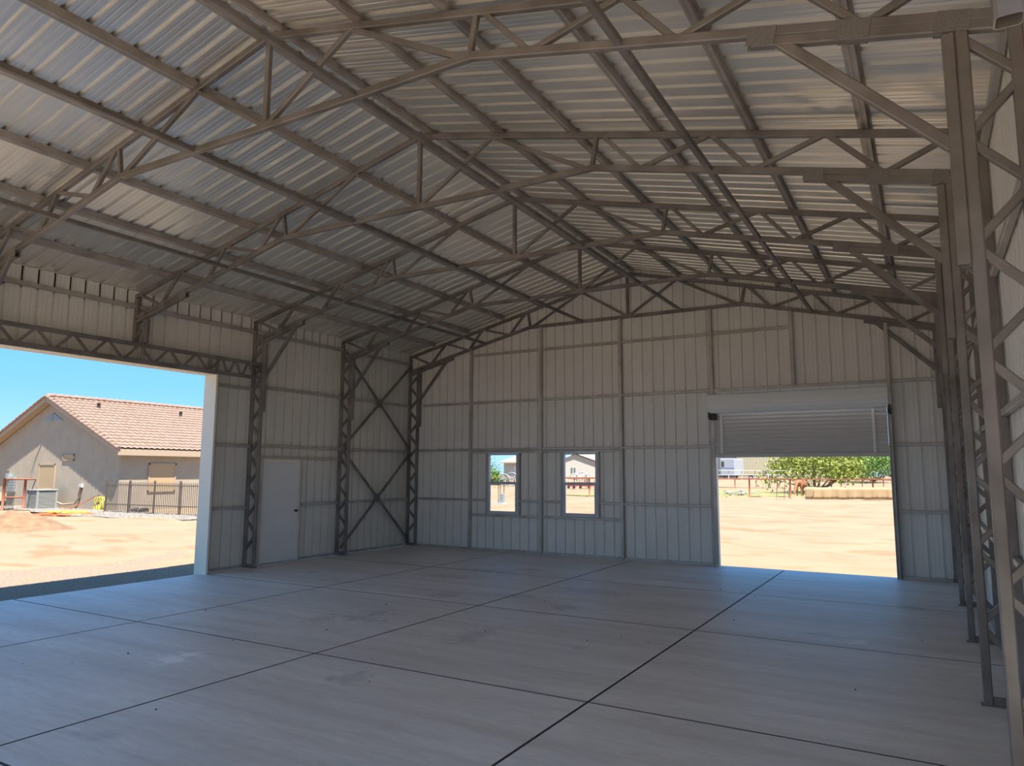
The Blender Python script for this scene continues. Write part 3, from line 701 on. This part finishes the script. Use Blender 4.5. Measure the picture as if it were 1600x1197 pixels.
V, F = tube_geo([(-0.5, 0, 0.13), (0.5, 0, 0.13)], 0.13, 10); mesh('roll', V, F, 'dark', o, True); tube('tie_strap', [(0.1, 0.135*math.cos(a), 0.13+0.135*math.sin(a)) for a in np.linspace(0, 6.28, 12)], 0.012, 'white', o, 4)

# hoses
def coil(c, r0, n, m, name, lab, sx=1.0):
    pts = []
    for k in range(n*14):
        a = k/14*2*math.pi; r = r0*(0.75+0.25*math.sin(k*0.9)+0.12*math.sin(k*0.37))
        pts.append((r*math.cos(a)*sx, r*math.sin(a)*0.8, 0.03+0.01*(k % 5)))
    o = tube(name, pts, 0.022, m, None, 5); o.location = c; tag(o, lab, 'hose'); return o
c = on_axis(2, GZ, 100, 806); coil(c+Vector((0, 0, 0.02)), 1.25, 4, 'orange', 'garden_hose', 'orange hose in loose coils on the gravel before the house')
c = on_axis(2, GZ, 104, 804); coil(c+Vector((0, 0, 0.07)), 0.85, 3, 'yellow', 'garden_hose', 'yellow hose coiled on top of the orange hose', 1.2)
bib = Vector((-29.6, HY-0.08, 0.55))
pts = [(0.22*math.cos(a)+0.012*k, -0.06-0.01*(k % 3), -0.45+0.42*math.sin(a)) for k, a in enumerate(np.linspace(0.5*math.pi, 4.5*math.pi+2*math.pi, 44))]
o = tube('garden_hose', pts, 0.035, 'yellow', None, 5); o.location = bib; tag(o, 'yellow hose hanging in a loop on the house tap', 'hose')
o = tube('garden_hose', [(0, 0, 0), (-0.6, -0.3, -0.35), (-1.3, -0.5, -0.62), (-2.2, -0.8, -0.66)], 0.022, 'orange', None, 5); o.location = bib+Vector((-0.1, -0.1, 0)); tag(o, 'orange hose stretched from the tap down to the ground', 'hose')
o = tag(empty('hose_bib', bib+Vector((0, 0.06, 0))), 'dark tap on the house wall above the yellow loop', 'tap')
tube('spout', [(0, 0.03, 0), (0, -0.08, 0), (0, -0.12, -0.06)], 0.025, 'dark', o); tube('handle', [(-0.06, -0.07, 0.05), (0.06, -0.07, 0.05)], 0.015, 'dark', o)

# pale gravel bed in front of the house
def reg_far():
    x = RNG.uniform(-37, -20); y = RNG.uniform(1.5, 6.0)
    lo = 4.1-1.1*math.exp(-((x+26)/3.5)**2)+0.25*math.sin(x*1.7)
    return (x, y) if y > lo else None
stones('gravel', 9000, reg_far, 0.03, 0.075, 'stone2', 'pale grey gravel bed along the foot of the tan house', lambda x, y: GZ+0.02)
V = []; F = []
for k in range(61):
    x = -38+18*k/60; lo = 4.0-1.1*math.exp(-((x+26)/3.5)**2)+0.25*math.sin(x*1.7); V += [(x, lo, GZ+0.035), (x, HY, GZ+0.05)]
for k in range(60): F.append((2*k, 2*k+2, 2*k+3, 2*k+1))
o = mesh('gravel_base', V, F, 'stone2'); tag(o, 'pale fine gravel ground under the house wall', 'gravel', kind='stuff')
# dirt mounds
def mound(c, rx, ry, h, lab, seed):
    rg = np.random.default_rng(seed); n = 34; V = []; F = []
    ph = rg.uniform(0, 6.28, 12)
    for j in range(n+1):
        for i in range(n+1):
            u = -1+2*i/n; v = -1+2*j/n; r = math.hypot(u, v); b = max(0, 1-r*r)**1.3
            z = h*b*(1+0.25*math.sin(5*u+ph[0])*math.sin(4*v+ph[1])+0.18*math.sin(11*u+ph[2])*math.sin(9*v+ph[3]))+0.05*b**0.5*rg.uniform(-1, 1)
            V.append((u*rx, v*ry, z-0.05))
    for j in range(n):
        for i in range(n): a = j*(n+1)+i; F.append((a, a+1, a+n+2, a+n+1))
    o = mesh('dirt_mound', V, F, 'mound', None, True, loc=c); tag(o, lab, 'dirt mound'); return o
c = on_axis(2, GZ, 10, 826); mound((c.x, c.y, GZ), 3.6, 1.8, 0.50, 'low heap of red dirt at the left edge before the house', 3)

# ---- yard behind the back door
def gpt(px, py): return on_axis(2, GZ, px, py)
fA = gpt(1120, 777); fB = gpt(1420, 779)
fd = fB-fA
nf = tag(empty('pipe_fence', fA), 'rust brown pipe fence across the yard behind the roll-up door', 'fence')
for t in np.linspace(-0.9, 1.25, 11):
    q = fd*t; tube('post', [(q.x, q.y, 0), (q.x, q.y, 1.48)], 0.06, 'redpipe', nf)
a = fd*-0.9; b = fd*1.25
tube('rail', [(a.x, a.y, 1.46), (b.x, b.y, 1.46)], 0.045, 'redpipe', nf)
# tarp sheets on the fence
t0 = gpt(1259, 780); t1 = gpt(1430, 780.5); tdv = t1-t0
V = []; F = []; n = 60
for k in range(n+1):
    q = tdv*(k/n); wv = 0.06*math.sin(k*0.9)+0.04*math.sin(k*2.3)
    for j in range(5): V.append((q.x, q.y-0.18+wv*(1-j/5), 0.9*j/4+0.015*math.sin(k*0.5)))
for k in range(n):
    for j in range(4): F.append((5*k+j, 5*k+5+j, 5*k+6+j, 5*k+1+j))
o = mesh('fence_tarp', V, F, 'tarp', None, True, loc=t0); tag(o, 'tan tarp sheet tied along the lower half of the pipe fence', 'tarp')
sm = o.modifiers.new('s', 'SOLIDIFY'); sm.thickness = 0.012
# dirt berm at the fence foot
V = []; F = []
for k in range(81):
    q = fA+fd*(-0.2+1.5*k/80); h = 0.10+0.05*math.sin(k*0.8)+0.03*math.sin(k*2.1)
    for off, z in ((-2.2, -0.06), (-1.2, h), (-0.5, h*0.8), (0.3, -0.06)): V.append((q.x, q.y+off, GZ+z))
for k in range(80):
    for j in range(3): F.append((4*k+j, 4*k+4+j, 4*k+5+j, 4*k+1+j))
o = mesh('dirt_berm', V, F, 'bank', None, True); tag(o, 'low orange dirt berm along the foot of the pipe fence', 'dirt berm')
# grass paddock
def gz(x, y):
    z = float(terrain(x, y))
    for a, b, c, amp in ((0.55, 0.35, 0.3, .03), (-0.4, 0.9, 1.1, .025), (1.3, 0.7, 2.1, .015), (0.9, -1.7, .7, .015), (2.3, 1.9, 4., .01)): z += amp*math.sin(a*x+b*y+c)
    return z
V = []; F = []; nA, nB = 70, 36
for k in range(nA+1):
    x = -22+30*k/nA; lo = fA.y+(x-fA.x)*fd.y/fd.x+0.4+0.15*math.sin(k*0.4); hi = 66+0.4*math.sin(k*0.5)
    for j in range(nB+1): y = lo+(hi-lo)*j/nB; V.append((x, y, gz(x, y)+0.045))
for k in range(nA):
    for j in range(nB): a_ = k*(nB+1)+j; F.append((a_, a_+nB+1, a_+nB+2, a_+1))
o = mesh('paddock_grass', V, F, 'grass'); tag(o, 'short dry green grass in the paddock behind the pipe fence', 'grass', kind='stuff')
# far pipe fence
h0 = at_depth(1120, 757, 82); h1 = at_depth(1420, 758, 82); zf = float(terrain(0, 70)); h0.z = h1.z = zf
ff = tag(empty('pipe_fence', h0), 'farther pipe fence at the back edge of the paddock', 'fence'); d = h1-h0
for t in np.linspace(-0.9, 1.2, 20): q = d*t; tube('post', [(q.x, q.y, -0.2), (q.x, q.y, 1.2)], 0.05, 'redpipe', ff)
a = d*-0.9; b = d*1.2; tube('rail', [(a.x, a.y, 1.18), (b.x, b.y, 1.18)], 0.04, 'redpipe', ff)
# bank of orange earth
V = []; F = []
for k in range(41):
    x = -60+90*k/40
    V += [(x, 72, float(terrain(0, 72))+0.03), (x, 100, float(terrain(0, 100))+0.03)]
for k in range(40): F.append((2*k, 2*k+2, 2*k+3, 2*k+1))
o = mesh('earth_bank', V, F, 'bank'); tag(o, kind='structure')
# rope / gate leaning on fence
q = gpt(1252, 781); o = tag(empty('wire_gate', q), 'thin dark wire gate leaning on the fence beside the tarp', 'gate')
tube('loop', [(0.9*math.cos(a), -0.15, 0.55+0.75*math.sin(a)) for a in np.linspace(-3.3, 0.15, 18)], 0.022, 'iron', o, 5)
for x in (-1.75, -1.2, -0.85): tube('stake', [(x, 0, 0), (x+0.1, 0, 1.15)], 0.025, 'iron', o, 5)
# white rail fence
h0 = at_depth(1118, 747, 112); h1 = at_depth(1345, 748, 112); zf = float(terrain(0, 110)); h0.z = h1.z = zf
wfz = tag(empty('rail_fence', h0), 'white rail fence in front of the beige metal building', 'fence'); d = h1-h0
for t in np.linspace(0, 1, 12): q = d*t; tube('post', [(q.x, q.y, -0.1), (q.x, q.y, 1.5)], 0.06, 'white', wfz)
for z in (1.48, 0.8): tube('rail', [(0, 0, z), (d.x, d.y, z)], 0.05, 'white', wfz)
# beige metal building
b0 = at_depth(1152, 747, 135); b1 = at_depth(1345, 747, 135); zf = float(terrain(0, 130)); b0.z = b1.z = zf; d = b1-b0; d.z = 0
mbg = tag(empty('metal_building', b0), 'beige ribbed metal building far behind the roll-up door', 'building')
n = int(d.length/0.3); perp = Vector((d.y, -d.x, 0)).normalized(); V = []; F = []
k = 0
for i in range(n):
    for t, off in ((0, 0), (0.55, 0), (0.65, 0.07), (0.9, 0.07)):
        q = d*((i+t)/n)+perp*off; V += [(q.x, q.y, 0), (q.x, q.y, 5.2)]
for i in range(len(V)//2-1): F.append((2*i, 2*i+2, 2*i+3, 2*i+1))
mesh('ribbed_wall', V, F, 'beige', mbg)
V2 = [(0, 0, 5.2), tuple(d+Vector((0, 0, 5.2))), tuple(d-perp*14+Vector((0, 0, 6.8))), tuple(-perp*14+Vector((0, 0, 6.8)))]
mesh('roof', V2, [(0, 1, 2, 3)], 'hwhite', mbg); mesh('end_wall', [(0, 0, 0), tuple(-perp*14), tuple(-perp*14+Vector((0, 0, 6.8))), (0, 0, 5.2)], [(0, 1, 2, 3)], 'beige', mbg)
# RV
q = at_depth(1137, 747, 124); q.z = float(terrain(0, 120))
rv = tag(empty('travel_trailer', q), 'white travel trailer with dark window parked beside the beige building', 'trailer')
box('body', -1.25, 1.25, 0, 7, 0.6, 3.6, 'rv', rv, 0.12); box('rear_window', -1.0, -0.55, -0.03, 0.02, 2.2, 3.1, 'dark', rv); box('bumper', -1.25, 1.25, -0.25, 0.05, 0.45, 0.62, 'dark', rv)
box('stripe', -1.2, 1.2, -0.015, 0.01, 1.9, 2.0, 'blueb', rv)
for s in (-1.05, 1.05): V, F = tube_geo([(s-0.12, 2.5, 0.36), (s+0.12, 2.5, 0.36)], 0.36, 12); mesh('wheel', V, F, 'tyre', rv)
# flatbed trailer
q = at_depth(1180, 747, 118); q.z = float(terrain(0, 114))
ft = tag(empty('flatbed_trailer', q), 'dark flatbed trailer with white wheel hubs behind the white rail fence', 'trailer')
box('deck', -3.0, 2.6, -0.9, 0.9, 0.62, 0.74, 'iron', ft); box('fender', -0.95, 0.95, -1.0, -0.75, 0.74, 0.84, 'iron', ft); box('tongue', 2.6, 3.6, -0.06, 0.06, 0.55, 0.66, 'iron', ft)
for x in (-0.5, 0.45):
    V, F = tube_geo([(x, -1.0, 0.36), (x, -0.78, 0.36)], 0.36, 14); w = mesh('wheel', V, F, 'tyre', ft); V, F = tube_geo([(x, -1.03, 0.36), (x, -0.99, 0.36)], 0.17, 10); mesh('hub', V, F, 'white', w)
V, F = tube_geo([(1.7, -0.92, 1.05), (1.7, -0.72, 1.05)], 0.34, 14); w = mesh('spare_wheel', V, F, 'tyre', ft); V, F = tube_geo([(1.7, -0.95, 1.05), (1.7, -0.91, 1.05)], 0.17, 10); mesh('hub', V, F, 'white', w)
q = at_depth(1204, 747, 121); q.z = float(terrain(0, 113))
o = tag(empty('water_tote', q), 'small white water tank standing by the flatbed trailer', 'tank'); box('tank', -0.38, 0.38, -0.35, 0.35, 0.45, 1.0, 'white', o, 0.05); box('stand', -0.36, 0.36, -0.33, 0.33, 0, 0.45, 'iron', o)
# fallen white branches / sheet in the paddock
q = at_depth(1148, 764, 62); q.z = float(terrain(0, 52))+0.05
o = tag(empty('brush_pile', q), 'pale brush pile lying on the paddock grass', 'brush')
parts = []
for k in range(26):
    a = Vector((RNG.uniform(-1.6, 1.4), RNG.uniform(-0.5, 0.5), RNG.uniform(0.02, 0.4))); dd = Vector((RNG.uniform(-0.9, 0.9), RNG.uniform(-0.3, 0.3), RNG.uniform(-0.15, 0.2)))
    parts.append(tube_geo([a, a+dd*0.5+Vector((0, 0, 0.06)), a+dd], 0.05, 5))
V, F = join_geo(parts); b = mesh('branches', V, F, 'hwhite', o); b['kind'] = 'stuff'
# trees
def tree(px, py, dep, crown_r, crown_h, z0, m, lab, seed, n=5200, trunks=1, leaf=0.16):
    q = at_depth(px, py, dep); q.z = float(terrain(q.x, q.y))
    t = tag(empty('tree', q), lab, 'tree', 'trees behind the yard fence'); rg = np.random.default_rng(seed)
    cl = []
    for k in range(26):
        a = rg.uniform(0, 6.28); r = crown_r*math.sqrt(rg.uniform(0.02, 1)); zz = z0+crown_h*rg.uniform(0.08, 1)*(1-0.45*(r/crown_r)**2); cl.append((r*math.cos(a), r*math.sin(a), zz))
    tp = []
    for k, c in enumerate(cl[:14]):
        mid = Vector((c[0]*0.35, c[1]*0.35, z0*0.75)); tp.append(tube_geo([(0, 0, -0.1), (0.05, 0.02, z0*0.4), mid, c], [0.16*crown_r/3, 0.12*crown_r/3, 0.06*crown_r/3, 0.02], 6))
    V, F = join_geo(tp); mesh('trunk', V, F, 'bark', t)
    C = np.array(cl)[rg.integers(0, len(cl), n)]; P = C+rg.normal(0, 1, (n, 3))*np.array([0.26, 0.26, 0.17])*crown_r*0.8
    u = rg.normal(0, 1, (n, 3)); u /= np.linalg.norm(u, axis=1)[:, None]; v = rg.normal(0, 1, (n, 3)); v -= u*(u*v).sum(1)[:, None]; v /= np.linalg.norm(v, axis=1)[:, None]
    s = rg.uniform(0.6, 1.3, (n, 1))*leaf
    V = np.stack([P-u*s, P+v*s*0.5, P+u*s, P-v*s*0.5], 1).reshape(-1, 3); F = np.arange(4*n).reshape(-1, 4)
    o = mesh('foliage', V.tolist(), F.tolist(), m, t); o['kind'] = 'stuff'; return t
tree(1273, 762, 69, 4.0, 3.6, 0.95, 'leafy', 'loose yellow green tree with leaning trunk behind the tan tarp', 1)
tree(1365, 752, 94, 4.4, 4.6, 0.7, 'leafg', 'dense bright green tree at the right of the roll-up opening', 2, 6500)
tree(1318, 750, 104, 4.5, 4.6, 0.9, 'leafy', 'pale yellow green tree between the two nearer trees', 3)
tree(1400, 749, 120, 5.5, 6.0, 1.2, 'leafg', 'darker green tree far behind the dense bright one', 5, 5000)
tree(1236, 750, 118, 2.6, 3.4, 0.9, 'leafy', 'small yellowish tree in front of the beige metal building', 7, 3000)
# horse
q = at_depth(1252, 758, 60); q.z = gz(q.x, q.y)+0.03
ho = tag(empty('horse', q), 'brown horse standing head down behind the pipe fence beside the tarp', 'horse')
ho.rotation_euler.z = 1.35
me = bpy.data.meshes.new('horse_body')
J = [(0, 0, 1.25), (0.55, 0, 1.22), (-0.55, 0, 1.28), (-0.95, 0, 1.22), (-1.2, 0, 0.85), (-1.45, 0, 0.45), (-1.62, 0, 0.2),
     (-0.55, 0.16, 0.95), (-0.55, 0.17, 0.5), (-0.52, 0.17, 0.03), (-0.5, -0.16, 0.95), (-0.45, -0.17, 0.5), (-0.5, -0.17, 0.03),
     (0.66, 0.17, 0.95), (0.80, 0.17, 0.52), (0.72, 0.17, 0.03), (0.62, -0.17, 0.95), (0.72, -0.17, 0.52), (0.62, -0.17, 0.03), (0.82, 0, 1.2), (0.95, 0, 0.7)]
E_ = [(0, 1), (0, 2), (2, 3), (3, 4), (4, 5), (5, 6), (2, 7), (7, 8), (8, 9), (2, 10), (10, 11), (11, 12), (1, 13), (13, 14), (14, 15), (1, 16), (16, 17), (17, 18), (1, 19), (19, 20)]
R_ = [.30, .30, .27, .17, .12, .11, .06, .11, .06, .05, .11, .06, .05, .14, .065, .05, .14, .065, .05, .06, .04]
me.from_pydata(J, E_, []); me.materials.append(M['horse']); o = link(bpy.data.objects.new('horse_body', me), ho)
md = o.modifiers.new('skin', 'SKIN'); sv = me.skin_vertices[0].data
for i, r in enumerate(R_): sv[i].radius = (r, r)
sv[0].use_root = True; o.modifiers.new('sub', 'SUBSURF').levels = 1
# ---- what the two windows look on to
q = at_depth(800, 752, 122); zf = float(terrain(q.x, q.y)); q.z = zf
h1 = tag(empty('ranch_house', q), 'low house with peach hip roof and garage door through the left window', 'house')
h1.rotation_euler.z = -YAW*0.6
box('house_wall', -1.45, 4.4, 0, 9, 0, 2.95, 'hwhite', h1); box('garage_door', 0.35, 4.1, -0.05, 0, 0, 2.3, 'white', h1)
e = 2.85
mesh('hip_roof', [(-2.1, -0.7, e), (4.6, -0.7, e), (4.6, 9.6, e), (-2.1, 9.6, e), (2.6, 4.5, e+2.3), (3.6, 4.5, e+2.3)], [(0, 1, 5, 4), (1, 2, 5), (2, 3, 4, 5), (3, 0, 4), (0, 3, 2, 1)], 'hroof', h1)
box('fascia', -2.12, 4.6, -0.74, -0.70, e-0.18, e+0.02, 'fascia', h1)
q = at_depth(899, 752, 122); q.z = float(terrain(q.x, q.y))
h2 = tag(empty('gable_house', q), 'white gabled house with a paired window through the right window', 'house'); h2.rotation_euler.z = -YAW
mesh('gable_wall', [(-5.2, 0, -0.1), (5.2, 0, -0.1), (5.2, 0, 2.3), (0, 0, 4.15), (-5.2, 0, 2.3)], [(0, 1, 2, 3, 4)], 'hwhite', h2)
for s in (-1, 1): mesh('roof_slope', [(0, -0.4, 4.3), (s*5.8, -0.4, 2.25), (s*5.8, 11, 2.25), (0, 11, 4.3)], [(0, 1, 2, 3)], 'hroof', h2)
mesh('rear_wing', [(0.5, 6, 0), (16, 6, 0), (16, 6, 3.2), (15, 9, 5.6), (1.5, 9, 5.6), (0.5, 6, 3.2)], [(0, 1, 2, 5), (5, 2, 3, 4)], 'hgrey', h2)
for x in (-0.62, -0.12): 
    fx = box('window', x-0.2, x+0.2, -0.04, 0, 0.95, 1.95, 'white', h2); box('pane', x-0.16, x+0.16, -0.06, -0.04, 1.0, 1.9, 'winglass', fx)
# red pipe fence in front of them
h0 = at_depth(690, 752, 88); h1_ = at_depth(960, 752, 88); zf = float(terrain(0, 62)); h0.z = h1_.z = zf
rf = tag(empty('pipe_fence', h0), 'rust red pipe fence seen through the two windows', 'fence'); d = h1_-h0
for t in np.linspace(0, 1, 14): q = d*t; tube('post', [(q.x, q.y, -0.1), (q.x, q.y, 1.3)], 0.05, 'redpipe', rf)
for z in (1.28, 0.7): tube('rail', [(0, 0, z), (d.x, d.y, z)], 0.04, 'redpipe', rf)
def rake(px, lab, m):
    q = at_depth(px, 752, 92); q.z = float(terrain(q.x, q.y)); o = tag(empty('hay_rake', q), lab, 'hay rake', 'farm machines by the red fence')
    for k, (x, r) in enumerate(((-0.9, 0.75), (0.2, 0.85), (1.2, 0.7))):
        w = tube('rake_wheel', [(x+r*math.cos(a), 0.1*k, r+0.1+r*math.sin(a)) for a in np.linspace(0, 2*math.pi, 20)[:-1]], 0.07, m, o, 5, True)
        V, F = join_geo([tube_geo([(x, 0.1*k, r+0.1), (x+r*math.cos(a), 0.1*k, r+0.1+r*math.sin(a))], 0.03, 4) for a in np.linspace(0, 5.5, 8)]); mesh('spokes', V, F, m, w)
    beam('rake_frame', (-1.5, 0, 0.9), (1.8, 0, 1.15), 0.1, 0.12, m, o)
rake(797, 'grey hay rake with ring wheels in the left window view', 'greybox'); rake(907, 'pale hay rake with ring wheels in the right window view', 'white')
for px, w, lab in ((895, 0.5, 'small red garden cart in the right window view'), (916, 0.8, 'longer red garden cart beside the small one in the right window')):
    q = at_depth(px, 759, 84); q.z = float(terrain(q.x, q.y))+0.02; o = tag(empty('garden_cart', q), lab, 'cart', 'red carts by the fence')
    box('tray', -w, w, -0.4, 0.4, 0.25, 0.6, 'redthing', o, 0.03)
    for sx in (-w*0.7, w*0.7): V, F = tube_geo([(sx, -0.45, 0.18), (sx, -0.38, 0.18)], 0.18, 10); mesh('wheel', V, F, 'tyre', o)
def bush(px, py, dep, r, lab, seed):
    q = at_depth(px, py, dep); q.z = float(terrain(q.x, q.y)); t = tag(empty('bush', q), lab, 'bush'); rg = np.random.default_rng(seed); n = 1600
    P = rg.normal(0, 0.45, (n, 3))*r; P[:, 2] = np.abs(P[:, 2])*1.3+0.1
    u = rg.normal(0, 1, (n, 3)); u /= np.linalg.norm(u, axis=1)[:, None]; v = np.cross(u, rg.normal(0, 1, (n, 3))); v /= np.linalg.norm(v, axis=1)[:, None]; s = 0.16
    V = np.stack([P-u*s, P+v*s*0.5, P+u*s, P-v*s*0.5], 1).reshape(-1, 3); o = mesh('foliage', V.tolist(), np.arange(4*n).reshape(-1, 4).tolist(), 'leafg', t); o['kind'] = 'stuff'
    V, F = join_geo([tube_geo([(0, 0, 0), (r*0.3*math.cos(a), r*0.3*math.sin(a), r*0.8)], 0.04, 5) for a in (0, 2, 4)]); mesh('stems', V, F, 'bark', t)
bush(775, 750, 98, 1.1, 'bright green bush left of the peach roofed house', 11); bush(763, 749, 150, 2.6, 'larger green bush beyond the red fence at the left window edge', 12)
q = gpt(782, 787); o = tag(empty('utility_pedestal', q), 'grey utility pedestal with conduit poles in the dirt through the left window', 'pedestal')
box('cabinet', -0.02, 0.26, -0.1, 0.1, 0, 0.62, 'greybox', o, 0.01); box('pad', -0.5, 0.3, -0.25, 0.25, -0.05, 0.05, 'white', o)
for x in (-0.16, -0.02, 0.24): tube('conduit', [(x, 0.02, 0), (x, 0.02, 1.35)], 0.025, 'iron', o, 6)
tube('cross_bar', [(-0.16, 0.02, 1.3), (0.24, 0.02, 1.3)], 0.02, 'iron', o, 6)

# small pebbles dropped on the slab
def reg_grit(): return (RNG.uniform(-4.5, 5.2), RNG.uniform(-11.6, -1))
o = stones('floor_grit', 45, reg_grit, 0.005, 0.012, 'dark', 'scattered dark grit on the concrete slab', lambda x, y: 0.002)
o['category'] = 'grit'
